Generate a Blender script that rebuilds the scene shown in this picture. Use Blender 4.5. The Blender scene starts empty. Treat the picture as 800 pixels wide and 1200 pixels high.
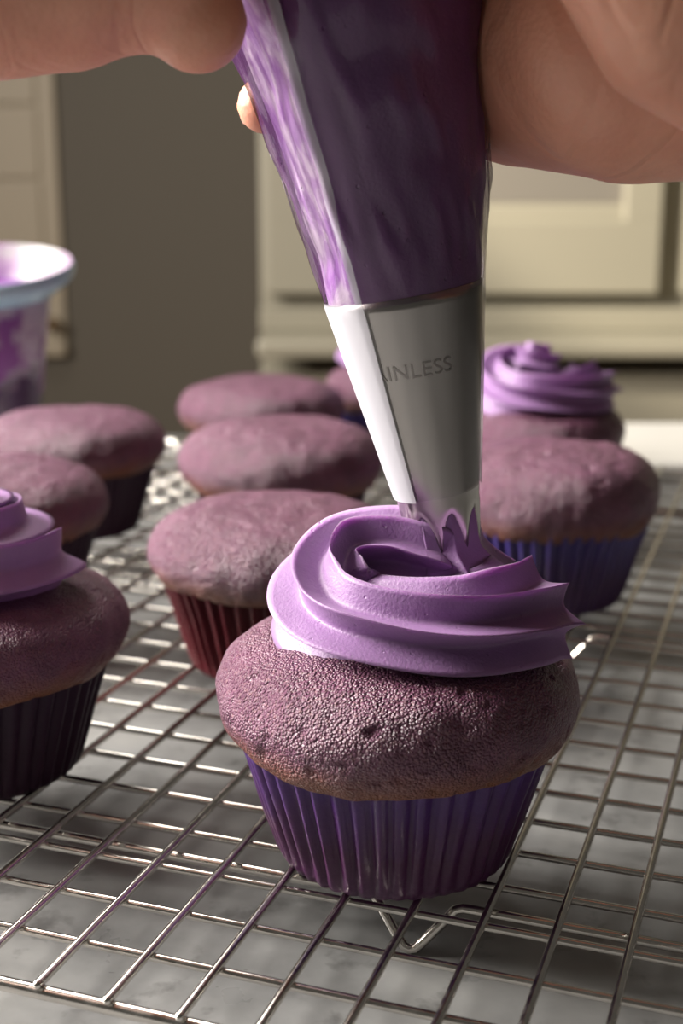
import bpy, bmesh, math, random
from mathutils import Vector, Matrix, noise
R = random.Random(7)
PI = math.pi
C = bpy.context.scene.collection
S = bpy.context.scene

# ------------------------------------------------------------------ camera, world, light, exposure
TABLE_Z = 0.75                  # table top
RACK_Z = TABLE_Z + 0.0135       # centre height of the rack's upper wires
PITCH = 0.2482
cam_data = bpy.data.cameras.new('camera')
cam = bpy.data.objects.new('camera', cam_data)
C.objects.link(cam)
cam.location = (0, 0, RACK_Z + 0.14)
cam.rotation_euler = (PI / 2 - PITCH, 0, 0)
cam_data.sensor_fit = 'VERTICAL'
cam_data.sensor_height = 36
cam_data.sensor_width = 24
cam_data.lens = 36 * 1566 / 1200
cam_data.clip_start = 0.01
cam_data.clip_end = 50
cam_data.dof.use_dof = True
cam_data.dof.focus_distance = 0.262
cam_data.dof.aperture_fstop = 14.0
S.camera = cam

w = bpy.data.worlds.new('world')
S.world = w
w.use_nodes = True
w.node_tree.nodes['Background'].inputs[0].default_value = (1.0, 0.93, 0.82, 1)
w.node_tree.nodes['Background'].inputs[1].default_value = 0.075

def area(name, loc, target, sx, sy, power, col):
    d = bpy.data.lights.new(name, 'AREA')
    d.shape = 'RECTANGLE'
    d.size, d.size_y, d.energy, d.color = sx, sy, power, col
    o = bpy.data.objects.new(name, d)
    C.objects.link(o)
    o.location = loc
    o.rotation_euler = (Vector(target) - Vector(loc)).to_track_quat('-Z', 'Y').to_euler()
    return o
area('window_light', (-1.22, 0.54, 1.50), (0.0, 0.29, 0.85), 0.75, 0.75, 95, (1.0, 0.95, 0.88))
area('wire_glint_light', (-0.62, 1.45, 2.45), (0.0, 0.3, 0.77), 0.8, 0.6, 22, (1.0, 0.95, 0.88))  # added unseen lamp, puts bright highlights on the rack's cross wires
sun = bpy.data.lights.new('sunbeam', 'SPOT')        # a beam of low sun that crosses the room to the back wall
sun.energy, sun.color, sun.spot_size, sun.spot_blend, sun.shadow_soft_size = 400, (1.0, 0.92, 0.76), math.radians(22), 0.35, 0.05
sun_o = bpy.data.objects.new('sunbeam', sun)
C.objects.link(sun_o)
sun_o.location = (-1.3, 0.75, 1.75)
sun_o.rotation_euler = (Vector((0.66, 1.95, 0.95)) - Vector(sun_o.location)).to_track_quat('-Z', 'Y').to_euler()

S.view_settings.view_transform = 'Standard'
S.view_settings.look = 'None'
S.view_settings.exposure = 0.0
S.view_settings.gamma = 1.0
S.view_settings.use_curve_mapping = False

# ------------------------------------------------------------------ material helpers
def mat(name, color, rough=0.5, metal=0.0, **kw):
    m = bpy.data.materials.new(name)
    m.use_nodes = True
    b = m.node_tree.nodes['Principled BSDF']
    b.inputs['Base Color'].default_value = (*color, 1)
    b.inputs['Roughness'].default_value = rough
    b.inputs['Metallic'].default_value = metal
    for k, v in kw.items():
        b.inputs[k].default_value = v
    return m
class NT:
    def __init__(s, m):
        s.m, s.t = m, m.node_tree
        s.b = s.t.nodes['Principled BSDF']
        s.tc = s.t.nodes.new('ShaderNodeTexCoord')
    def n(s, kind, **kw):
        nd = s.t.nodes.new(kind)
        for k, v in kw.items():
            setattr(nd, k, v)
        return nd
    def l(s, a, b):
        s.t.links.new(a, b)
    def noise(s, scale, detail=3, rough=0.55, co=None):
        nd = s.n('ShaderNodeTexNoise')
        nd.inputs['Scale'].default_value = scale
        nd.inputs['Detail'].default_value = detail
        nd.inputs['Roughness'].default_value = rough
        s.l(co or s.tc.outputs['Object'], nd.inputs['Vector'])
        return nd.outputs['Fac']
    def voronoi(s, scale):
        nd = s.n('ShaderNodeTexVoronoi')
        nd.inputs['Scale'].default_value = scale
        s.l(s.tc.outputs['Object'], nd.inputs['Vector'])
        return nd.outputs['Distance']
    def ramp(s, fac, stops):
        nd = s.n('ShaderNodeValToRGB')
        cr = nd.color_ramp
        while len(cr.elements) < len(stops):
            cr.elements.new(0.5)
        for e, (p, c) in zip(cr.elements, stops):
            e.position = p
            e.color = (*c, 1) if len(c) == 3 else c
        s.l(fac, nd.inputs[0])
        return nd.outputs[0]
    def math(s, op, a, b=None):
        nd = s.n('ShaderNodeMath', operation=op)
        for i, v in enumerate((a, b)):
            if v is None:
                continue
            if isinstance(v, (int, float)):
                nd.inputs[i].default_value = v
            else:
                s.l(v, nd.inputs[i])
        return nd.outputs[0]
    def mix(s, fac, a, b):
        nd = s.n('ShaderNodeMixRGB')
        for i, v in enumerate((fac, a, b)):
            if isinstance(v, (int, float)):
                nd.inputs[i].default_value = v
            elif isinstance(v, tuple):
                nd.inputs[i].default_value = (*v, 1)
            else:
                s.l(v, nd.inputs[i])
        return nd.outputs[0]
    def sep(s):
        nd = s.n('ShaderNodeSeparateXYZ')
        s.l(s.tc.outputs['Object'], nd.inputs[0])
        return nd.outputs
    def maprange(s, v, a, b, c=0.0, d=1.0):
        nd = s.n('ShaderNodeMapRange')
        s.l(v, nd.inputs[0])
        for i, q in enumerate((a, b, c, d)):
            nd.inputs[i + 1].default_value = q
        return nd.outputs[0]
    def bump(s, h, dist, strength=1.0):
        nd = s.n('ShaderNodeBump')
        nd.inputs['Strength'].default_value = strength
        nd.inputs['Distance'].default_value = dist
        s.l(h, nd.inputs['Height'])
        s.l(nd.outputs[0], s.b.inputs['Normal'])
    def base(s, c):
        s.l(c, s.b.inputs['Base Color'])
    def rough(s, c):
        s.l(c, s.b.inputs['Roughness'])

def cake_material(name, body, rim, crumb):
    m = mat(name, body, 0.42)
    m.node_tree.nodes['Principled BSDF'].inputs['Specular IOR Level'].default_value = 0.55
    k = NT(m)
    big = k.noise(120, 4, 0.6)
    fine = k.noise(1500, 3, 0.7)
    c = k.mix(k.maprange(big, 0.35, 0.65), body, tuple(x * 0.72 for x in body))
    c = k.mix(k.maprange(fine, 0.52, 0.72), c, crumb)
    z = k.sep()[2]
    zz = k.math('ADD', z, k.math('MULTIPLY', k.math('SUBTRACT', big, 0.5), 0.010))
    c = k.mix(k.maprange(zz, 0.0270, 0.0345, 1.0, 0.0), c, rim)
    k.base(c)
    k.rough(k.maprange(fine, 0.3, 0.7, 0.28, 0.55))
    v = k.voronoi(1800)
    h = k.math('SUBTRACT', k.math('MULTIPLY', k.noise(420, 2, 0.6), 1.1), k.math('MULTIPLY', v, 0.75))
    k.bump(h, 0.0007, 1.0)
    return m
M_CAKE = cake_material('ube_cake', (0.140, 0.046, 0.094), (0.17, 0.055, 0.020), (0.21, 0.095, 0.110))

def frosting_material(name, col, rough=0.5):
    m = mat(name, col, rough)
    b = m.node_tree.nodes['Principled BSDF']
    b.inputs['Subsurface Weight'].default_value = 0.25
    b.inputs['Subsurface Radius'].default_value = (0.004, 0.002, 0.004)
    b.inputs['Subsurface Scale'].default_value = 0.6
    k = NT(m)
    f = k.noise(1500, 2, 0.6)
    k.base(k.mix(k.maprange(k.noise(90, 2), 0.3, 0.7), col, tuple(x * 0.88 for x in col)))
    pit = k.maprange(k.voronoi(330), 0.03, 0.13)
    keep = k.maprange(k.noise(70, 2), 0.44, 0.56)
    pits = k.math('MAXIMUM', pit, keep)
    k.bump(k.math('ADD', k.math('MULTIPLY', f, 0.38), k.math('MULTIPLY', pits, 0.8)), 0.00035, 1.0)
    return m
M_FROST = frosting_material('purple_buttercream', (0.295, 0.163, 0.350))

def liner_material(name, top, low, spec=0.4):
    m = mat(name, top, 0.36)
    m.node_tree.nodes['Principled BSDF'].inputs['Specular IOR Level'].default_value = spec
    k = NT(m)
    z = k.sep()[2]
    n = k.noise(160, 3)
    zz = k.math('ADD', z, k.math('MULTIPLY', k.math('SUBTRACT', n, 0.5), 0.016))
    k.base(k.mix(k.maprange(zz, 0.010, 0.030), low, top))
    k.bump(k.noise(700, 2), 0.00015)
    return m
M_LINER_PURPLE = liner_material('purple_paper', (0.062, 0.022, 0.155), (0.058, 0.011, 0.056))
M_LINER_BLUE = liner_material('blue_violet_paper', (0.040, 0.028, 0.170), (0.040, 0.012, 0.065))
M_LINER_RED = liner_material('dark_red_paper', (0.045, 0.002, 0.007), (0.075, 0.004, 0.010), 0.12)
M_LINER_PLUM = liner_material('dark_plum_paper', (0.026, 0.012, 0.028), (0.026, 0.010, 0.022), 0.15)
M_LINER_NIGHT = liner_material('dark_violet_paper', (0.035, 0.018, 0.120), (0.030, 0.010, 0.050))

M_STEEL = mat('chromed_steel', (0.66, 0.63, 0.59), 0.2, 1.0)
k = NT(M_STEEL)
k.rough(k.maprange(k.noise(300, 3), 0.35, 0.7, 0.12, 0.24))
k.bump(k.noise(900, 2), 0.00002)
M_TIP = mat('brushed_steel', (0.44, 0.42, 0.39), 0.24, 1.0)
M_TABLE = mat('mottled_stone', (0.36, 0.36, 0.35), 0.34)
k = NT(M_TABLE)
a = k.noise(26, 5, 0.6)
b = k.noise(85, 4, 0.62)
c = k.ramp(a, [(0.32, (0.145, 0.146, 0.146)), (0.50, (0.210, 0.211, 0.210)), (0.70, (0.275, 0.274, 0.268))])
spot = k.maprange(b, 0.58, 0.70)
c = k.mix(k.math('MULTIPLY', spot, 0.65), c, (0.07, 0.069, 0.068))
k.base(c)
k.rough(k.maprange(a, 0.3, 0.7, 0.26, 0.40))
M_CREAM = mat('cream_paint', (0.27, 0.245, 0.185), 0.5)
M_TAUPE = mat('taupe_wall_paint', (0.066, 0.054, 0.039), 0.75)
M_TAN = mat('tan_paint', (0.25, 0.205, 0.145), 0.55)
M_BRASS = mat('dark_bronze', (0.10, 0.06, 0.03), 0.4, 1.0)
M_GREY = mat('greige_paint', (0.17, 0.15, 0.125), 0.6)

# ------------------------------------------------------------------ mesh helpers
def mesh_obj(name, verts, faces, m, parent=None, smooth=True, loc=None):
    me = bpy.data.meshes.new(name)
    me.from_pydata(verts, [], faces)
    if smooth:
        me.polygons.foreach_set('use_smooth', [True] * len(me.polygons))
    me.materials.append(m)
    me.update()
    o = bpy.data.objects.new(name, me)
    C.objects.link(o)
    if parent:
        o.parent = parent
    if loc:
        o.location = loc
    return o
def link_mesh(name, me, parent=None, loc=(0, 0, 0), rot=(0, 0, 0)):
    o = bpy.data.objects.new(name, me)
    C.objects.link(o)
    o.parent = parent
    o.location = loc
    o.rotation_euler = rot
    return o
def empty(name, loc, label, cat, group=None, rotz=0):
    o = bpy.data.objects.new(name, None)
    C.objects.link(o)
    o.empty_display_size = 0.02
    o.location = loc
    o.rotation_euler = (0, 0, rotz)
    o['label'] = label
    o['category'] = cat
    if group:
        o['group'] = group
    return o
def box(name, lo, hi, m, parent=None, bevel=0.0):
    bm = bmesh.new()
    bmesh.ops.create_cube(bm, size=1)
    for v in bm.verts:
        v.co = Vector([lo[i] + (v.co[i] + 0.5) * (hi[i] - lo[i]) for i in range(3)])
    if bevel:
        bmesh.ops.bevel(bm, geom=bm.edges[:], offset=bevel, segments=2, affect='EDGES', profile=0.5)
    me = bpy.data.meshes.new(name)
    bm.to_mesh(me)
    bm.free()
    me.materials.append(m)
    o = bpy.data.objects.new(name, me)
    C.objects.link(o)
    o.parent = parent
    return o
def grid_faces(nu, nv, off=0):
    """nu points round a closed ring, nv rings"""
    f = []
    for j in range(nv - 1):
        for i in range(nu):
            a, b = off + j * nu + i, off + j * nu + (i + 1) % nu
            f.append((a, b, b + nu, a + nu))
    return f
def revolve(profile, nu, fn=None):
    vs = []
    for j, (r, z) in enumerate(profile):
        for i in range(nu):
            t = 2 * PI * i / nu
            rr, zz = (r, z) if fn is None else fn(r, z, t, j)
            vs.append((rr * math.cos(t), rr * math.sin(t), zz))
    return vs, grid_faces(nu, len(profile))
def tube(pts, r, n=8, closed=False, caps=True):
    pts = [Vector(p) for p in pts]
    vs, N = [], len(pts)
    up = None
    for i, p in enumerate(pts):
        t = (pts[(i + 1) % N] - pts[i - 1]) if closed or 0 < i < N - 1 else (pts[1] - pts[0] if i == 0 else pts[-1] - pts[-2])
        t.normalize()
        if up is None:
            up = t.orthogonal().normalized()
        up = (up - t * up.dot(t)).normalized()
        s = t.cross(up)
        rr = r[i] if isinstance(r, (list, tuple)) else r
        for q in range(n):
            a = 2 * PI * q / n
            vs.append(p + (up * math.cos(a) + s * math.sin(a)) * rr)
    f = grid_faces(n, N)
    if closed:
        o = (N - 1) * n
        f += [(o + i, o + (i + 1) % n, (i + 1) % n, i) for i in range(n)]
    elif caps:
        f.append(tuple(range(n - 1, -1, -1)))
        f.append(tuple(range((N - 1) * n, N * n)))
    return [tuple(v) for v in vs], f
def interp(prof, n):
    """Catmull-Rom resample of a profile, evenly by arc length"""
    P = [Vector((*p, 0)) if len(p) == 2 else Vector(p) for p in prof]
    out = []
    for i in range(len(P) - 1):
        p0, p1, p2, p3 = P[max(i - 1, 0)], P[i], P[i + 1], P[min(i + 2, len(P) - 1)]
        for q in range(24):
            t = q / 24
            out.append(0.5 * ((2 * p1) + (p2 - p0) * t + (2 * p0 - 5 * p1 + 4 * p2 - p3) * t * t + (3 * p1 - p0 - 3 * p2 + p3) * t ** 3))
    out.append(P[-1])
    d = [0]
    for a, b in zip(out, out[1:]):
        d.append(d[-1] + (b - a).length)
    res, j = [], 0
    for i in range(n):
        s = d[-1] * i / (n - 1)
        while j < len(d) - 2 and d[j + 1] < s:
            j += 1
        t = (s - d[j]) / max(d[j + 1] - d[j], 1e-9)
        res.append(out[j].lerp(out[j + 1], min(max(t, 0), 1)))
    return res

# ------------------------------------------------------------------ the room
WALL_Y = 2.30
def struct(o):
    o['kind'] = 'structure'
    return o
struct(box('wall_back', (-2.2, WALL_Y, 0), (2.2, WALL_Y + 0.1, 2.5), M_TAUPE))
struct(box('floor', (-2.2, -1.5, -0.05), (2.2, WALL_Y, 0), mat('oak_floor', (0.16, 0.10, 0.06), 0.5)))

# cream panelled unit at the back right
cb = empty('cabinet', (0.9, WALL_Y - 0.2, 0), 'cream panelled cabinet with a projecting ledge along the back wall', 'cabinet')
def cbox(name, lo, hi, m, bevel=0.0, parent=cb):
    o = box(name, lo, hi, m, None, bevel)
    p = parent
    org = Vector(cb.location)
    for v in o.data.vertices:
        v.co -= org
    o.parent = p
    return o
FY = WALL_Y - 0.36      # front face of the unit
cbox('body', (-0.118, FY + 0.03, 0.0), (1.9, WALL_Y - 0.001, 2.3), M_CREAM, 0.004)
cbox('base_panel', (-0.118, FY - 0.02, 0.08), (1.9, FY + 0.031, 0.545), M_GREY, 0.004)
cbox('drawer_rail', (-0.118, FY - 0.035, 0.545), (1.9, FY + 0.03, 0.628), M_CREAM, 0.008)
cbox('ledge', (-0.118, FY - 0.10, 0.655), (1.9, FY + 0.03, 0.682), M_CREAM, 0.008)
cbox('rail', (-0.118, FY - 0.005, 0.682), (1.9, FY + 0.03, 0.715), M_CREAM, 0.003)
def shaker_door(x0, x1, z0, z1):
    st = 0.055
    d = cbox('door', (x0 + st - 0.004, FY + 0.012, z0 + st), (x1 - st + 0.004, FY + 0.029, z1 - st), M_GREY, 0)
    cbox('bottom_rail', (x0, FY - 0.004, z0), (x1, FY + 0.029, z0 + 0.105), M_CREAM, 0.004, d)
    cbox('top_rail', (x0, FY - 0.004, z1 - 0.1), (x1, FY + 0.029, z1), M_CREAM, 0.004, d)
    cbox('stile', (x0, FY - 0.004, z0 + 0.1), (x0 + st, FY + 0.029, z1 - 0.1), M_CREAM, 0.004, d)
    cbox('stile', (x1 - st, FY - 0.004, z0 + 0.1), (x1, FY + 0.029, z1 - 0.1), M_CREAM, 0.004, d)
    cbox('panel_moulding', (x0 + st - 0.01, FY + 0.004, z0 + 0.09), (x1 - st + 0.01, FY + 0.02, z0 + 0.128), M_CREAM, 0.01, d)
shaker_door(-0.108, 0.455, 0.735, 2.05)
shaker_door(0.490, 1.10, 0.735, 2.05)

# tan drawer unit at the back left
lb = empty('drawer_cabinet', (-0.85, WALL_Y - 0.25, 0), 'tan cabinet with stacked drawer fronts at the far left', 'cabinet')
def lbox(name, lo, hi, m, bevel=0.0, parent=lb):
    o = box(name, lo, hi, m, None, bevel)
    org = Vector(lb.location)
    for v in o.data.vertices:
        v.co -= org
    o.parent = parent
    return o
LY = WALL_Y - 0.013
lbox('body', (-1.5, LY + 0.004, 0.62), (-0.470, WALL_Y - 0.001, 1.6), M_TAN, 0.004)
z = 0.69
for hgt in (0.205, 0.118, 0.118, 0.16, 0.16):
    d = lbox('drawer', (-1.45, LY, z), (-0.500, LY + 0.021, z + hgt - 0.005), M_TAN, 0.004)
    z += hgt
lbox('bottom_shelf', (-1.5, LY - 0.01, 0.60), (-0.470, WALL_Y - 0.001, 0.625), M_TAN, 0.004)
kn = interp([(0.0, 0), (0.004, 0.0), (0.004, 0.012), (0.011, 0.016), (0.012, 0.022), (0.006, 0.027), (0.0, 0.028)], 16)
vs, fs = revolve([(p.x, p.y) for p in kn], 16)
kn_o = mesh_obj('knob', [(x, -zz, y) for x, y, zz in vs], fs, M_BRASS, lb)
kn_o.location = Vector((-0.487, LY, 0.655)) - Vector(lb.location)

# ------------------------------------------------------------------ the table
tb = empty('kitchen_table', (0.0, 0.2, 0), 'grey mottled stone kitchen table under the wire rack', 'table')
def tbox(name, lo, hi, m, bevel):
    o = box(name, lo, hi, m, None, bevel)
    for v in o.data.vertices:
        v.co -= Vector(tb.location)
    o.parent = tb
tbox('tabletop', (-0.75, -0.35, TABLE_Z - 0.03), (0.75, 0.795, TABLE_Z), M_TABLE, 0.003)
M_LEG = mat('painted_leg', (0.4, 0.37, 0.32), 0.5)
tbox('apron', (-0.68, -0.28, TABLE_Z - 0.11), (0.68, 0.73, TABLE_Z - 0.031), M_LEG, 0.003)
for sx in (-0.67, 0.60):
    for sy in (-0.27, 0.65):
        tbox('leg', (sx, sy, 0.0), (sx + 0.07, sy + 0.07, TABLE_Z - 0.10), M_LEG, 0.004)

board = box('white_board', (0.10, 0.668, TABLE_Z + 0.0002), (0.42, 0.785, TABLE_Z + 0.010), mat('white_glaze', (0.60, 0.58, 0.54), 0.3), None, 0.003)
board['label'] = 'white board lying flat on the table behind the rack at the right edge'
board['category'] = 'board'
# ------------------------------------------------------------------ cooling rack
YAW = -0.3384
SA, SB = 0.013986, 0.01533
RA = 0.00092    # wire radius
A0, A1, B1 = -13, 11, 31
ox, oy = -0.14867, 0.18124
rack = empty('cooling_rack', (ox * math.cos(YAW) - oy * math.sin(YAW), ox * math.sin(YAW) + oy * math.cos(YAW), TABLE_Z),
             'silver wire cooling rack standing on the grey stone table', 'rack', None, YAW)
HZ = RACK_Z - TABLE_Z
def wire_mesh(name, length, r, ball):
    n = 8
    pts = [(0, 0, 0), (0, length, 0)]
    vs, fs = tube(pts, r, n, caps=False)
    prof = []
    base = len(vs)
    for end, sgn in ((0, -1), (length, 1)):        # rounded ends
        o = len(vs)
        for ring in range(1, 4):
            a = ring / 3 * PI / 2
            for q in range(n):
                x, y, zz = vs[(0 if sgn < 0 else n) + q]
                vs.append((x * math.cos(a), end + sgn * r * math.sin(a) * ball, zz * math.cos(a)))
        prev = 0 if sgn < 0 else n
        for ring in range(3):
            cur = o + ring * n
            for q in range(n):
                f = (prev + q, prev + (q + 1) % n, cur + (q + 1) % n, cur + q)
                fs.append(f if sgn > 0 else f[::-1])
            prev = cur
    me = bpy.data.meshes.new(name)
    me.from_pydata(vs, [], fs)
    me.polygons.foreach_set('use_smooth', [True] * len(me.polygons))
    me.materials.append(M_STEEL)
    return me
long_me = wire_mesh('wire', (B1 + 0.14) * SB, RA, 1.0)
for a in range(A0 + 1, A1):
    link_mesh('wire', long_me, rack, (a * SA, -0.07 * SB, HZ), (0, 0, R.uniform(-0.0006, 0.0006)))
cross_me = wire_mesh('cross_wire', (A1 - A0) * SA, RA * 0.92, 1.0)
for b in range(1, B1):
    link_mesh('cross_wire', cross_me, rack, (A0 * SA, b * SB, HZ - 0.0014), (0, 0, -PI / 2))
# rounded rectangular border rod
pts, rc = [], 0.018
xl, xr, yl, yr = A0 * SA, A1 * SA, -0.02 * SB, (B1 + 0.02) * SB
for cx, cy, a0 in ((xr - rc, yl + rc, -90), (xr - rc, yr - rc, 0), (xl + rc, yr - rc, 90), (xl + rc, yl + rc, 180)):
    for i in range(9):
        t = math.radians(a0 + i * 90 / 8)
        pts.append((cx + rc * math.cos(t), cy + rc * math.sin(t), HZ - 0.0020))
vs, fs = tube(pts, 0.00135, 10, closed=True)
mesh_obj('border_rod', vs, fs, M_STEEL, rack)
# three support bars, each bent down twice into a V-shaped foot
def bar(b, feet):
    y = b * SB
    zt = HZ - 0.0032
    zf = 0.00106
    P = [(A0 * SA, y, zt)]
    for a in feet:
        x = a * SA
        h = 0.0086
        P += [(x - h - 0.004, y, zt), (x - h - 0.0015, y, zt), (x - h, y, zt - 0.0006), (x - h + 0.0014, y - 0.0006, zt - 0.0022),
              (x - 0.0026, y - 0.0028, zf + 0.0018), (x - 0.0012, y - 0.0032, zf + 0.0003), (x, y - 0.0033, zf), (x + 0.0012, y - 0.0032, zf + 0.0003),
              (x + 0.0026, y - 0.0028, zf + 0.0018), (x + h - 0.0014, y - 0.0006, zt - 0.0022), (x + h, y, zt - 0.0006), (x + h + 0.0015, y, zt), (x + h + 0.004, y, zt)]
    P.append((A1 * SA, y, zt))
    vs, fs = tube(P, 0.00105, 10)
    mesh_obj('support_bar', vs, fs, M_STEEL, rack)
for b in (3.52, 14.75, 26.0):
    bar(b, (-8.2, 5.84))

# ------------------------------------------------------------------ cupcakes
def make_liner(m, parent, seed, r0=0.0248, r1=0.0330, h=0.0300, n=46, res=6):
    rnd = random.Random(seed)
    nu = n * res
    amp = [rnd.uniform(0.75, 1.25) for _ in range(n)]
    ph = [rnd.uniform(-0.12, 0.12) for _ in range(n)]
    prof = [(0.0, 0.0), (r0 * 0.6, 0.0), (r0 - 0.0022, 0.0), (r0 - 0.0006, 0.0006), (r0 + 0.0002, 0.0022)]
    for i in range(1, 15):
        t = i / 14
        prof.append((r0 + 0.0002 + (r1 - r0) * (t * 0.92 + 0.08 * t * t), 0.0022 + (h - 0.0022) * t))
    def fn(r, z, t, j):
        u = t / (2 * PI) * n
        kx = int(u) % n
        s = u - int(u) + ph[kx] * math.sin(PI * (u - int(u)))
        tri = 1 - abs(2 * s - 1)                       # 0 valley .. 1 ridge
        w = tri ** 0.75
        a = 0.0 if r < r0 * 0.8 else min(1.0, 0.25 + z / 0.012) * 0.0019 * amp[kx]
        zz = z + (0.0012 * (w - 0.5) if j == len(prof) - 1 else 0)
        if r > r0 * 0.8:
            r = r + a * (w - 0.6) + 0.0003 * noise.noise((math.cos(t) * 3, math.sin(t) * 3, z * 90 + seed))
        return r, zz
    vs, fs = revolve(prof, nu, fn)
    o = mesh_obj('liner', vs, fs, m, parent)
    return o

def make_cake(m, parent, seed, r=0.0376, top=0.056, zlow=0.0270, nu=168, nv=72, lump=1.0):
    f = r / 0.0376
    H = top - zlow
    prof = interp([(0.0305, zlow + 0.0005), (0.0328 * f, zlow - 0.0006), (0.0347 * f, zlow + 0.0010), (0.0366 * f, zlow + 0.19 * H), (r, zlow + 0.40 * H),
                   (0.0368 * f, zlow + 0.56 * H), (0.0340 * f, zlow + 0.73 * H), (0.0285 * f, zlow + 0.865 * H), (0.0200 * f, zlow + 0.95 * H),
                   (0.0100 * f, zlow + 0.992 * H), (0.0004, zlow + H)], nv)
    vs = []
    for j, p in enumerate(prof):
        e = 1 - j / (nv - 1)
        for i in range(nu):
            t = 2 * PI * i / nu
            q = Vector((p.x * math.cos(t), p.x * math.sin(t), p.y))
            w = min(1.0, j / 5) * min(1.0, (nv - 1 - j) / 4 + 0.2)
            wav = 0.0012 * noise.noise(q * 38 + Vector((seed, 0, 0))) * lump
            mid = 0.00055 * noise.noise(q * 150 + Vector((0, seed, 0))) * lump
            cr = 0.00012 * noise.noise(q * 520 + Vector((0, 0, seed)))
            pit = -0.0007 * max(0.0, noise.noise(q * 330 + Vector((seed, seed, 0))) - 0.34) / 0.4
            d = (wav + mid + cr + pit) * w
            nrm = Vector((q.x, q.y, (p.y - zlow - 0.4 * H) * 1.6)).normalized()
            low = 0.0012 * noise.noise((math.cos(t) * 2.2, math.sin(t) * 2.2, seed)) * max(0, 1 - j / 14)
            vs.append(tuple(q + nrm * d + Vector((0, 0, low))))
    return mesh_obj('cake', vs, grid_faces(nu, nv), m, parent)

def star_sweep(path, radii, ridges, depth, name, m, parent, nphi=96, up=Vector((0, 0, 1)), twist=None, squash=None, lean=0.0, seed=0, start_round=3, pw=0.85):
    """a piped star-section rope along a path; the section stays level with the path's own outward side"""
    N = len(path)
    vs = []
    s_hat = None
    for i, p in enumerate(path):
        t = (path[min(i + 1, N - 1)] - path[max(i - 1, 0)]).normalized()
        side = t.cross(up)
        if side.length < 0.25 and s_hat is not None:
            side = s_hat - t * s_hat.dot(t)
        elif s_hat is not None:
            side = side.normalized().lerp((s_hat - t * s_hat.dot(t)).normalized(), 0.5)
        side.normalize()
        s_hat = side
        nrm = side.cross(t).normalized()
        r = radii[i]
        sq = squash[i] if squash else 1.0
        tw = twist[i] if twist else 0.0
        for q in range(nphi):
            a = 2 * PI * q / nphi
            c = abs(math.sin(a * ridges / 2))
            kk = 1 - (depth[i] if isinstance(depth, list) else depth) * c ** pw
            kk *= 1 + 0.02 * noise.noise((math.cos(a) * 2 + seed, math.sin(a) * 2, i * 0.06))
            b = a + tw + lean * kk
            vs.append(tuple(p + (side * math.cos(b) + nrm * math.sin(b) * sq) * r * kk))
    fs = grid_faces(nphi, N)
    o0 = len(vs)
    vs.append(tuple(path[0] - (path[1] - path[0]).normalized() * radii[0] * 0.12))
    vs.append(tuple(path[-1]))
    fs += [(o0, (q + 1) % nphi, q) for q in range(nphi)]
    e = (N - 1) * nphi
    fs += [(o0 + 1, e + q, e + (q + 1) % nphi) for q in range(nphi)]
    if name is None:
        return vs, fs
    return mesh_obj(name, vs, fs, m, parent)

def swirl(parent, z0, turns, rc0, rc1, rise, rad0, rad1, start, ridges, depth, seed, clockwise=True, centre=(0, 0), tip=True):
    n = int(70 * turns)
    key = []
    for i in range(n + 1):
        u = i / n
        t = start + (-1 if clockwise else 1) * 2 * PI * turns * u
        rc = rc0 + (rc1 - rc0) * u
        rr = rad0 + (rad1 - rad0) * u
        key.append((Vector((centre[0] + rc * math.cos(t), centre[1] + rc * math.sin(t), z0 + rad0 * 0.62 + rise * u ** 0.95)), rr))
    if tip:
        last, rr = key[-1]
        for i in range(1, 9):
            u = i / 8
            key.append((Vector((centre[0], centre[1], last.z)).lerp(last, (1 - u) ** 1.5) + Vector((0, 0, 0.007 * u)), rr * (1 - u) ** 0.7 + 0.0002))
    rs = [k_[1] for k_ in key]
    if not tip:
        for i in range(6):
            rs[-1 - i] *= (0.25, 0.6, 0.78, 0.89, 0.95, 0.985)[i]
    for i in range(4):
        rs[i] *= (0.80, 0.92, 0.97, 1.0)[i]
    star_sweep([k_[0] for k_ in key], rs, ridges, depth, 'frosting', M_FROST, parent, seed=seed, squash=[0.85] * len(key),
               twist=[0.012 * i for i in range(len(key))])

def cupcake(X, Y, label, liner_m, seed, r=0.0370, top=0.0485, frost=None, rz=0.0, hi=False, group='plain unfrosted cupcakes on the rack'):
    e = empty('cupcake', (X, Y, RACK_Z + RA), label, 'cupcake', group, rz)
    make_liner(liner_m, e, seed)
    if hi:
        make_cake(M_CAKE, e, seed, r, top, nu=420, nv=150)
    else:
        make_cake(M_CAKE, e, seed, r, top, nu=168, nv=72, lump=1.2)
    return e
FG = 'cupcakes topped with purple frosting'
front = cupcake(0.0113, 0.260, 'purple cupcake in front under the piping nozzle, its frosting still being piped', M_LINER_PURPLE, 3, 0.0376, 0.0500, hi=True, group=FG)
cupcake(-0.0193, 0.372, 'unfrosted cupcake in a dark red paper case directly behind the one being piped', M_LINER_RED, 11, 0.0367, 0.0478)
cupcake(-0.0223, 0.488, 'unfrosted cupcake, middle one of the three plain ones in line left of the nozzle', M_LINER_PLUM, 12, 0.0385, 0.0500)
cupcake(-0.0363, 0.606, 'unfrosted cupcake, farthest of the three plain ones in line left of the nozzle', M_LINER_PLUM, 13, 0.0380, 0.0485)
cupcake(0.0695, 0.434, 'unfrosted cupcake in a blue violet paper case, right of the nozzle', M_LINER_BLUE, 14, 0.0360, 0.0525)
cupcake(-0.1130, 0.424, 'unfrosted cupcake at the left edge, just behind the frosted one', M_LINER_PLUM, 15, 0.0365, 0.0480)
cupcake(-0.1070, 0.523, 'unfrosted cupcake in a dark case in front of the smeared plastic cup', M_LINER_PLUM, 16, 0.0372, 0.0480)
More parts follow.
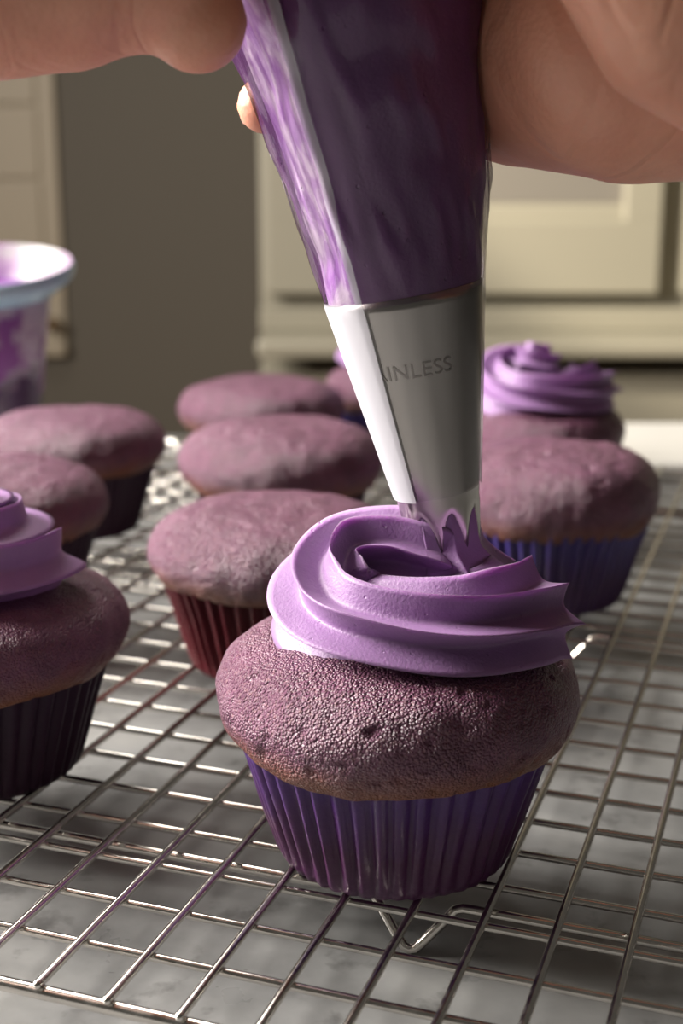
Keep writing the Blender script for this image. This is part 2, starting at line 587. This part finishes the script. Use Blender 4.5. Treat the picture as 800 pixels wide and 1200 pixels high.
c_left = cupcake(-0.0884, 0.3005, 'frosted cupcake in a dark plum paper case, cut by the left edge', M_LINER_PLUM, 17, 0.0375, 0.0480, group=FG)
c_right = cupcake(0.0815, 0.548, 'frosted cupcake with a tall purple swirl behind the plain one on the right', M_LINER_NIGHT, 18, 0.0362, 0.0480, group=FG)
c_far = cupcake(0.0277, 0.662, 'frosted cupcake mostly hidden behind the steel nozzle', M_LINER_BLUE, 19, 0.0362, 0.0480, group=FG)
swirl(c_left, 0.0430, 2.15, 0.0175, 0.0030, 0.0130, 0.0125, 0.0085, 0.1, 6, 0.42, 5)

# the rope being piped on the front cupcake: one wide turn from the right, round the front and the left, then up into the nozzle
TIP = Vector((0.0104, 0.0065, 0.0645))         # nozzle mouth seen from the cupcake's base
AXIS = Vector((-0.178, 0.0, 0.984)).normalized()
xa = Vector((0, 1, 0)).cross(AXIS).normalized()
ya = AXIS.cross(xa)
BASE = [(0.0255, -0.0035, 0.0535), (0.0195, -0.0098, 0.0530), (0.0120, -0.0138, 0.0522), (0.0030, -0.0145, 0.0518), (-0.0070, -0.0120, 0.0520), (-0.0125, -0.0055, 0.0530),
        (-0.0130, 0.0010, 0.0560), (-0.0088, 0.0058, 0.0600)]
def rope(ctrl, r_end, NP=170, seed=2):
    path = interp(ctrl, NP)
    rad, sq, dep = [], [], []
    for i in range(NP):
        u = i / (NP - 1)
        v = min(1, max(0, (u - 0.55) / 0.33))
        v = v * v * (3 - 2 * v)
        r_ = 0.0138 * (1 - v) + r_end * v
        e = (1 - u) / 0.045
        if e < 1:
            r_ *= 0.25 + 0.75 * math.sqrt(1 - (1 - e) ** 2)
        rad.append(r_ * (1 + 0.07 * max(0, 1 - u / 0.04)))
        sq.append(0.84 + 0.16 * min(1, max(0, (u - 0.55) / 0.2)))
        dep.append(0.44 - 0.14 * max(0, 1 - u / 0.12))
    return star_sweep(path, rad, 9, dep, None, M_FROST, front, nphi=198, squash=sq, twist=[1.0 - 0.0085 * i for i in range(NP)], seed=seed, pw=0.75)
vs, fs = rope(BASE + [(-0.0010, 0.0058, 0.0622), (0.0060, 0.0045, 0.0618), (0.0115, 0.0040, 0.0605)], 0.0106)
# the stub still inside the nozzle's teeth, spreading into the swirl below
PH = math.radians(12)
for_z = [(-0.0075, 0.0150, 0.26), (-0.0055, 0.0128, 0.24), (-0.0035, 0.0108, 0.20), (-0.0015, 0.0092, 0.16), (0.0, 0.0082, 0.13), (0.002, 0.0079, 0.11), (0.004, 0.0080, 0.10), (0.006, 0.0080, 0.09), (0.008, 0.0079, 0.08), (0.0095, 0.0076, 0.08)]
o0, n0 = len(vs), 192
for h_, r_, d_ in for_z:
    for q in range(n0):
        a = 2 * PI * q / n0
        kk = 1 - d_ * abs(math.sin(a * 4)) ** 0.8
        b = a + PH + max(0, -h_) * 18
        vs.append(tuple(TIP + AXIS * h_ + (xa * math.cos(b) + ya * math.sin(b)) * r_ * kk))
fs += grid_faces(n0, len(for_z), o0)
mesh_obj('frosting', vs, fs, M_FROST, front)
def rosette(parent, rot, dz, seed):
    vs, fs = rope(BASE + [(-0.0005, 0.0085, 0.0615), (0.0060, 0.0040, 0.0628), (0.0040, -0.0030, 0.0640), (-0.0020, -0.0020, 0.0655), (-0.0010, 0.0020, 0.0665)], 0.0090, seed=seed)
    m_ = Matrix.Rotation(rot, 3, 'Z')
    mesh_obj('frosting', [tuple(m_ @ (Vector(v) - Vector((0.0037, 0, 0))) + Vector((0, 0, dz))) for v in vs], fs, M_FROST, parent)
rosette(c_right, 0.35, -0.0015, 6)
rosette(c_far, -0.6, -0.0015, 8)

# ------------------------------------------------------------------ piping bag
bag_base = Vector((0.0113, 0.260, RACK_Z + RA)) + TIP
pb = empty('piping_bag', bag_base, 'clear plastic piping bag full of purple frosting with a steel star nozzle', 'piping bag')
pb.rotation_euler = Matrix((xa, AXIS.cross(xa), AXIS)).transposed().to_euler()
TN = 0.170
# nozzle: open star tip
prof = [(0.0071, 0.0), (0.0078, 0.0045), (0.0083, 0.0085), (0.0084, 0.0100)]
zz = 0.013
while zz < 0.0545:
    prof.append((0.0084 + (zz - 0.010) * TN, zz))
    zz += 0.0025
outer = list(prof)
inner = [(r_ - 0.0005, z_) for r_, z_ in reversed(prof)]
nt = 8
GAP = PH
def teeth(r_, z_, t, j):
    s = ((t - GAP) / (2 * PI) * nt) % 1
    tri = abs(2 * s - 1)
    if z_ < 0.0086:
        f_ = 1 - z_ / 0.0086
        z_ = z_ + 0.0082 * tri * f_
        r_ = r_ - 0.0004 * tri * f_
    return r_, z_
vs, fs = revolve(outer + inner, 128, teeth)
ns = len(outer) + len(inner)
fs += [((ns - 1) * 128 + i, (ns - 1) * 128 + (i + 1) % 128, (i + 1) % 128, i) for i in range(128)]
nozzle = mesh_obj('nozzle', vs, fs, M_TIP, pb)
# embossed lettering on the cone
cu = bpy.data.curves.new('embossed_text', 'FONT')
cu.body = 'STAINLESS'
cu.size = 0.0042
cu.extrude = 0.00013
cu.align_x = 'CENTER'
cu.space_character = 1.05
tmp = bpy.data.objects.new('tmp_text', cu)
C.objects.link(tmp)
bpy.context.view_layer.update()
tme = bpy.data.meshes.new_from_object(tmp.evaluated_get(bpy.context.evaluated_depsgraph_get()))
bpy.data.objects.remove(tmp)
for v in tme.vertices:
    z_ = 0.0375 + v.co.y
    r_ = 0.0084 + (z_ - 0.010) * TN + v.co.z + 0.00002
    t = -PI / 2 - 0.28 + v.co.x / 0.0129
    v.co = (r_ * math.cos(t), r_ * math.sin(t), z_)
tme.materials.clear()
tme.materials.append(mat('relief_shade_steel', (0.31, 0.29, 0.27), 0.3, 1.0))  # same steel as the nozzle, painted darker to stand in for relief shading
tme.name = 'embossed_text'
link_mesh('embossed_text', tme, nozzle)

# bag: a cone with a flattened fold on its left front
def bag_r(z_):
    if z_ < 0.095:
        return 0.0092 + (z_ - 0.0118) * 0.174
    a = 0.0092 + (0.095 - 0.0118) * 0.174
    if z_ < 0.118:
        return a + 0.003 * math.sin((z_ - 0.095) / 0.023 * PI / 2)
    if z_ < 0.165:
        return a + 0.003 - 0.006 * (1 - math.cos((z_ - 0.118) / 0.047 * PI)) / 2
    if z_ < 0.2:
        return a - 0.003
    return (a - 0.003) * max(0.25, 1 - (z_ - 0.2) / 0.05)
FOLD = math.radians(-90 - 34)          # the crease between the lit facet and the front
def bag_pt(z_, t, inset=0.0, wob=1.0):
    r_ = bag_r(z_) - inset
    d = (t - FOLD + PI) % (2 * PI) - PI
    flat = 1.0
    for c0, half in ((-0.62, 0.56), (0.085, 0.10)):   # left facet, narrow crease strip
        if abs(d - c0) < half:
            flat = math.cos(half) / math.cos(d - c0)
    g = min(1, max(0, (z_ - 0.052) / 0.010)) * (1 - min(1, max(0, (z_ - 0.095) / 0.03)))
    r_ *= 1 + (flat - 1) * (0.15 + 0.85 * g)
    n_ = noise.noise((math.cos(t) * 1.6, math.sin(t) * 1.6, z_ * 60)) * 0.00035 + noise.noise((math.cos(t) * 6, math.sin(t) * 6, z_ * 120)) * 0.00028
    n_ += max(0, noise.noise((t * 5.0 + z_ * 55, z_ * 75, 3.0)) - 0.1) * 0.0007
    r_ += n_ * wob * min(1, max(0, (z_ - 0.050) / 0.01))
    return (r_ * math.cos(t), r_ * math.sin(t), z_)
def bag_mesh(z0, z1, nz, nu, inset, wavy=0.0):
    vs = []
    for j in range(nz):
        for i in range(nu):
            t = 2 * PI * i / nu
            z_ = z0 + (z1 - z0) * j / (nz - 1)
            if j == 0 and wavy:
                z_ += wavy * noise.noise((math.cos(t) * 1.7, math.sin(t) * 1.7, 5)) 
            vs.append(bag_pt(z_, t, inset, 1.0 if inset else 1.7))
    return vs, grid_faces(nu, nz)
M_BAG = bpy.data.materials.new('clear_film')
M_BAG.use_nodes = True
t_ = M_BAG.node_tree
t_.nodes.clear()
out = t_.nodes.new('ShaderNodeOutputMaterial')
tr = t_.nodes.new('ShaderNodeBsdfTransparent')
gl = t_.nodes.new('ShaderNodeBsdfGlossy')
gl.inputs['Roughness'].default_value = 0.09
fr = t_.nodes.new('ShaderNodeFresnel')
fr.inputs['IOR'].default_value = 1.5
mx = t_.nodes.new('ShaderNodeMixShader')
ad = t_.nodes.new('ShaderNodeMath'); ad.operation = 'MULTIPLY_ADD'
ad.inputs[1].default_value = 0.75; ad.inputs[2].default_value = 0.0
t_.links.new(fr.outputs[0], ad.inputs[0])
t_.links.new(ad.outputs[0], mx.inputs[0])
t_.links.new(tr.outputs[0], mx.inputs[1])
t_.links.new(gl.outputs[0], mx.inputs[2])
# sunlit strip and crease glint painted white into the film's left front
class Film(NT):
    def __init__(s, m):
        s.m, s.t = m, m.node_tree
        s.tc = s.t.nodes.new('ShaderNodeTexCoord')
k = Film(M_BAG)
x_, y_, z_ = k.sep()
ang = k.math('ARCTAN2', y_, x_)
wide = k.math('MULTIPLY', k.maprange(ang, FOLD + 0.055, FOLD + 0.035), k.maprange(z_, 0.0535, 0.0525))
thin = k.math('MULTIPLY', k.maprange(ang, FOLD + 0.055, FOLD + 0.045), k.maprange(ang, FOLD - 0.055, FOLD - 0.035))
painted_sheen = k.math('MULTIPLY', k.math('MAXIMUM', wide, k.math('MULTIPLY', thin, 0.62)), 0.80)
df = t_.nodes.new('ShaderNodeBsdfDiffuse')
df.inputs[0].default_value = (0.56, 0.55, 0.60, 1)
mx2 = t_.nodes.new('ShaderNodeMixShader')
t_.links.new(painted_sheen, mx2.inputs[0])
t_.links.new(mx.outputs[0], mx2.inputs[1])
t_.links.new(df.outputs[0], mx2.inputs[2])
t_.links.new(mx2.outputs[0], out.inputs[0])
tr.inputs[0].default_value = (0.95, 0.94, 0.96, 1)
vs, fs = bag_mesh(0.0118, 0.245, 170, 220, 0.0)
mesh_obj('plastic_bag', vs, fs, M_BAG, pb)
# the frosting inside, its lower edge uneven above the nozzle's rim
M_FILL = frosting_material('bagged_buttercream', (0.215, 0.082, 0.255), 0.35)
M_FILL.node_tree.nodes['Principled BSDF'].inputs['Subsurface Weight'].default_value = 0.0
k = NT(M_FILL)
# thin smears along the left facet, with its sunlit paleness painted into the colour
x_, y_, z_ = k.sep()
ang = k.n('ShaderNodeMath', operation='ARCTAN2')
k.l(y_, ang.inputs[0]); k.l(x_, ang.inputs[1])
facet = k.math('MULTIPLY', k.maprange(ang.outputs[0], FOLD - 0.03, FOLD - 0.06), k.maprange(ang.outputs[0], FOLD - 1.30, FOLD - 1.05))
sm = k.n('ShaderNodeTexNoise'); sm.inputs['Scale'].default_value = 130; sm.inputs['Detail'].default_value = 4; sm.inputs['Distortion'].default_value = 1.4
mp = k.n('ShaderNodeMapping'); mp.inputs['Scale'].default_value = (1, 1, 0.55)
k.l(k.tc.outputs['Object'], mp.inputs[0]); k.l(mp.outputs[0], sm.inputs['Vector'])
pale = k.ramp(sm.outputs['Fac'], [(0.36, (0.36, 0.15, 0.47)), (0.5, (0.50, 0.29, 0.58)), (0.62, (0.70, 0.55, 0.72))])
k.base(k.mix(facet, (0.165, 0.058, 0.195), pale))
vs, fs = bag_mesh(0.0515, 0.236, 130, 220, 0.0009, 0.0046)
o0 = len(vs)
vs += [(0, 0, 0.0515), (0, 0, 0.236)]
fs += [(o0, (i + 1) % 220, i) for i in range(220)] + [(o0 + 1, 129 * 220 + i, 129 * 220 + (i + 1) % 220) for i in range(220)]
mesh_obj('buttercream', vs, fs, M_FILL, pb)

# ------------------------------------------------------------------ hands
def skin_material():
    m = mat('skin', (0.56, 0.29, 0.19), 0.48)
    b = m.node_tree.nodes['Principled BSDF']
    b.inputs['Subsurface Weight'].default_value = 0.35
    b.inputs['Subsurface Radius'].default_value = (0.010, 0.0035, 0.002)
    b.inputs['Subsurface Scale'].default_value = 0.5
    k = NT(m)
    k.base(k.mix(k.maprange(k.noise(60, 4), 0.35, 0.65), (0.68, 0.33, 0.225), (0.60, 0.27, 0.18)))
    fold = k.n('ShaderNodeTexNoise')
    fold.inputs['Scale'].default_value = 55
    fold.inputs['Detail'].default_value = 2
    fold.inputs['Distortion'].default_value = 1.2
    mp = k.n('ShaderNodeMapping')
    mp.inputs['Rotation'].default_value = (0, math.radians(-38), 0)
    mp.inputs['Scale'].default_value = (1.0, 0.5, 0.35)
    k.l(k.tc.outputs['Object'], mp.inputs[0])
    k.l(mp.outputs[0], fold.inputs['Vector'])
    line = k.maprange(k.math('ABSOLUTE', k.math('SUBTRACT', fold.outputs['Fac'], 0.5)), 0.0, 0.10)
    h = k.math('ADD', k.math('MULTIPLY', k.voronoi(900), 0.12), k.math('MULTIPLY', k.noise(250, 3), 0.25))
    k.bump(k.math('ADD', h, k.math('MULTIPLY', line, 0.55)), 0.0008, 0.7)
    return m
M_SKIN = skin_material()
M_NAIL = mat('fingernail', (0.62, 0.36, 0.29), 0.25)
def capsule(p0, r0, p1, r1, n=40, caps=10):
    p0, p1 = Vector(p0), Vector(p1)
    ax = p1 - p0
    L = ax.length
    ax.normalize()
    u = ax.orthogonal().normalized()
    v = ax.cross(u)
    prof = [(r0 * math.sin(a), -r0 * math.cos(a)) for a in [PI / 2 * i / caps for i in range(caps)]]
    prof += [(r0, 0), (r1, L)]
    prof += [(r1 * math.cos(a), L + r1 * math.sin(a)) for a in [PI / 2 * i / caps for i in range(1, caps + 1)]]
    vs = []
    for r_, h in prof:
        for q in range(n):
            t = 2 * PI * q / n
            vs.append(tuple(p0 + ax * h + (u * math.cos(t) + v * math.sin(t)) * max(r_, 1e-5)))
    return vs, grid_faces(n, len(prof))
def chain(*pr):
    """[(point, radius), ...] -> capsule list"""
    return [(a[0], a[1], b[0], b[1]) for a, b in zip(pr, pr[1:])]
def hand(name, label, caps_list, origin, nails, group=None):
    vs, fs = [], []
    org = Vector(origin)
    for p0, r0, p1, r1 in caps_list:
        v, f = capsule(p0, r0, p1, r1)
        o = len(vs)
        vs += [tuple(Vector(q) + Vector((0, 0, RACK_Z)) - org) for q in v]
        fs += [tuple(i + o for i in q) for q in f]
    o = mesh_obj(name, vs, fs, M_SKIN)
    o.location = org
    rm = o.modifiers.new('remesh', 'REMESH')
    rm.mode = 'VOXEL'
    rm.voxel_size = 0.0011
    rm.use_smooth_shade = True
    sm = o.modifiers.new('smooth', 'SMOOTH')
    sm.factor = 0.5
    sm.iterations = 12
    o['label'] = label
    o['category'] = 'hand'
    for c_, nrm, dr, wd, ln in nails:
        nrm = Vector(nrm).normalized()
        dr = Vector(dr)
        dr = (dr - nrm * dr.dot(nrm)).normalized()
        sd = nrm.cross(dr)
        vs, fs = [], []
        for j in range(7):
            for i in range(7):
                a, b = i / 3 - 1, j / 3 - 1
                sh = 1 - 0.22 * abs(b) ** 3
                vs.append(tuple(Vector(c_) + Vector((0, 0, RACK_Z)) - org + sd * a * wd * sh + dr * b * ln * (1 - 0.15 * a * a) - nrm * (a * a * wd * 0.35 + max(0, b * b) * 0.0004)))
        fs = [(j * 7 + i, j * 7 + i + 1, j * 7 + i + 8, j * 7 + i + 7) for j in range(6) for i in range(6)]
        no = mesh_obj('fingernail', vs, fs, M_NAIL, o)
        sd_ = no.modifiers.new('thick', 'SOLIDIFY')
        sd_.thickness = 0.0006
    return o
# right hand: palm against the bag's right side, fingers curled round behind it, little finger lowest
rh = []
rh += chain(((0.0370, 0.2780, 0.1625), 0.0215), ((0.0540, 0.2570, 0.1640), 0.0262), ((0.0850, 0.2470, 0.1695), 0.0300), ((0.1200, 0.240, 0.1750), 0.0320), ((0.20, 0.228, 0.190), 0.0330), ((0.30, 0.218, 0.200), 0.0370))
rh += chain(((0.0440, 0.274, 0.2000), 0.0180), ((0.0800, 0.255, 0.2000), 0.0250), ((0.1150, 0.245, 0.1950), 0.0270))
rh += chain(((0.0480, 0.276, 0.2250), 0.0160), ((0.0850, 0.262, 0.2180), 0.0210), ((0.1150, 0.248, 0.2050), 0.0240))
rh += chain(((0.1150, 0.2220, 0.1720), 0.0290), ((0.0720, 0.2180, 0.1560), 0.0170), ((0.0520, 0.2150, 0.1635), 0.0148), ((0.0440, 0.2150, 0.1760), 0.0146), ((0.0345, 0.2200, 0.1980), 0.0125), ((0.0210, 0.2250, 0.2080), 0.0102), ((0.0060, 0.2270, 0.2110), 0.0084))
rh += chain(((0.0430, 0.280, 0.1680), 0.0125), ((0.0280, 0.2975, 0.1620), 0.0080), ((0.0050, 0.2980, 0.1560), 0.0070), ((-0.0155, 0.2850, 0.1535), 0.0060))
rh += chain(((0.0430, 0.284, 0.1880), 0.0125), ((0.0270, 0.3030, 0.1830), 0.0086), ((0.0010, 0.3080, 0.1770), 0.0078), ((-0.0200, 0.2960, 0.1740), 0.0070))
rh += chain(((0.0440, 0.286, 0.2080), 0.0125), ((0.0270, 0.3060, 0.2050), 0.0090), ((-0.0020, 0.3110, 0.1990), 0.0082), ((-0.0250, 0.2970, 0.1950), 0.0073))
rh += chain(((0.0460, 0.286, 0.2270), 0.0120), ((0.0290, 0.3040, 0.2260), 0.0088), ((0.0010, 0.3080, 0.2210), 0.0080), ((-0.0210, 0.2960, 0.2180), 0.0070))
hand('hand', 'right hand wrapped round the piping bag, its palm heel filling the top right corner', rh, (0.06, 0.25, RACK_Z + 0.18),
     [((-0.0170, 0.2909, 0.1535), (-0.1, 1, 0), (-1, -0.1, -0.1), 0.0036, 0.0044), ((0.0040, 0.2186, 0.2112), (0, -1, 0.0), (-1, 0, 0.1), 0.0058, 0.0066)])
# left hand: reaching in from the left, heel of the hand against the bag, fingers curled round its front above
lh = []
lh += chain(((-0.0248, 0.2420, 0.1652), 0.0088), ((-0.0340, 0.2420, 0.1755), 0.0158), ((-0.0480, 0.2400, 0.1765), 0.0200), ((-0.0680, 0.2350, 0.1772), 0.0238), ((-0.0950, 0.2200, 0.1800), 0.0265), ((-0.155, 0.175, 0.212), 0.0290), ((-0.25, 0.10, 0.265), 0.0350))
lh += chain(((-0.0360, 0.2430, 0.1980), 0.0160), ((-0.0700, 0.2350, 0.2040), 0.0240), ((-0.0950, 0.2220, 0.1980), 0.0250))
lh += chain(((-0.0380, 0.2430, 0.2180), 0.0160), ((-0.0700, 0.2340, 0.2180), 0.0200), ((-0.1050, 0.2280, 0.2080), 0.0240))
lh += chain(((-0.0950, 0.2220, 0.1980), 0.0250), ((-0.0600, 0.2380, 0.2350), 0.0200), ((-0.0400, 0.2420, 0.2600), 0.0150))
lh += chain(((-0.0340, 0.2360, 0.2320), 0.0110), ((-0.0250, 0.2200, 0.2320), 0.0084), ((-0.0010, 0.2200, 0.2290), 0.0076), ((0.0170, 0.2280, 0.2270), 0.0066))
lh += chain(((-0.0350, 0.2340, 0.2480), 0.0115), ((-0.0260, 0.2150, 0.2490), 0.0088), ((0.0010, 0.2130, 0.2455), 0.0080), ((0.0200, 0.2220, 0.2430), 0.0070))
lh += chain(((-0.0360, 0.2330, 0.2640), 0.0115), ((-0.0260, 0.2130, 0.2660), 0.0090), ((0.0010, 0.2110, 0.2800), 0.0082), ((0.0210, 0.2180, 0.2800), 0.0072))
lh += chain(((-0.0380, 0.2340, 0.2780), 0.0110), ((-0.0270, 0.2170, 0.2830), 0.0088), ((-0.0030, 0.2140, 0.2960), 0.0080), ((0.0170, 0.2200, 0.2960), 0.0070))
lh += chain(((-0.0800, 0.248, 0.2480), 0.0170), ((-0.0550, 0.270, 0.2660), 0.0125), ((-0.0330, 0.2800, 0.2770), 0.0102), ((-0.0130, 0.2830, 0.2840), 0.0082))
hand('hand', 'left hand reaching in from the left edge to squeeze the piping bag', lh, (-0.07, 0.236, RACK_Z + 0.19),
     [((0.0190, 0.2205, 0.2265), (0.4, -1, 0.0), (1, 0.4, -0.1), 0.0042, 0.0050), ((0.0220, 0.2140, 0.2425), (0.4, -1, 0), (1, 0.4, -0.1), 0.0046, 0.0055)])

# ------------------------------------------------------------------ smeared plastic cup behind on the left
M_CUP = mat('cup_film', (0.80, 0.82, 0.86), 0.25)
k = NT(M_CUP)
x_, y_, z_ = k.sep()
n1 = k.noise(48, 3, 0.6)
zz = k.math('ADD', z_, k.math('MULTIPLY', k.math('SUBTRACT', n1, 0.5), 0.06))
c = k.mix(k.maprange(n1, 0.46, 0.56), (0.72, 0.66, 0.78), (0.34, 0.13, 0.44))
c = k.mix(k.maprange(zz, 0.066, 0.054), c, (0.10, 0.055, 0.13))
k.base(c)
k.b.inputs['Transmission Weight'].default_value = 0.15
M_RIM = mat('pale_blue_rim', (0.42, 0.62, 0.76), 0.2)
M_RIM_W = mat('frosted_rim', (0.5, 0.5, 0.5), 0.35)
k = NT(M_RIM_W)
k.base(k.ramp(k.noise(45, 3, 0.6), [(0.42, (0.32, 0.31, 0.32)), (0.55, (0.30, 0.21, 0.31)), (0.66, (0.18, 0.08, 0.22))]))
cup = empty('plastic_cup', (-0.172, 0.640, TABLE_Z), 'clear plastic cup smeared with purple frosting with a flared pale blue rim', 'cup')
SLOPE = 0.17
def cupf(r_, z_, t, j):
    return r_, z_ + (SLOPE * r_ * math.sin(t) * min(1, max(0, (z_ - 0.07) / 0.035)))
prof = [(0.0005, 0.0), (0.020, 0.0), (0.0225, 0.001), (0.0235, 0.004), (0.0255, 0.030), (0.0290, 0.065), (0.0335, 0.098), (0.0322, 0.098), (0.0278, 0.065), (0.0243, 0.030), (0.0220, 0.005), (0.0005, 0.004)]
vs, fs = revolve(prof, 64, cupf)
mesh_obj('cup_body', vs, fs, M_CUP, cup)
prof = interp([(0.0325, 0.0985), (0.0345, 0.0975), (0.0390, 0.1010), (0.0440, 0.1050), (0.0455, 0.1085), (0.0450, 0.1110), (0.0440, 0.1120)], 20)
vs, fs = revolve([(p.x, p.y) for p in prof], 64, cupf)
mesh_obj('rim', vs, fs, M_RIM, cup)
prof = interp([(0.0440, 0.1120), (0.0425, 0.1105), (0.0390, 0.1050), (0.0345, 0.0995), (0.0320, 0.0970)], 14)
vs, fs = revolve([(p.x, p.y) for p in prof], 64, cupf)
mesh_obj('inner_rim', vs, fs, M_RIM_W, cup)
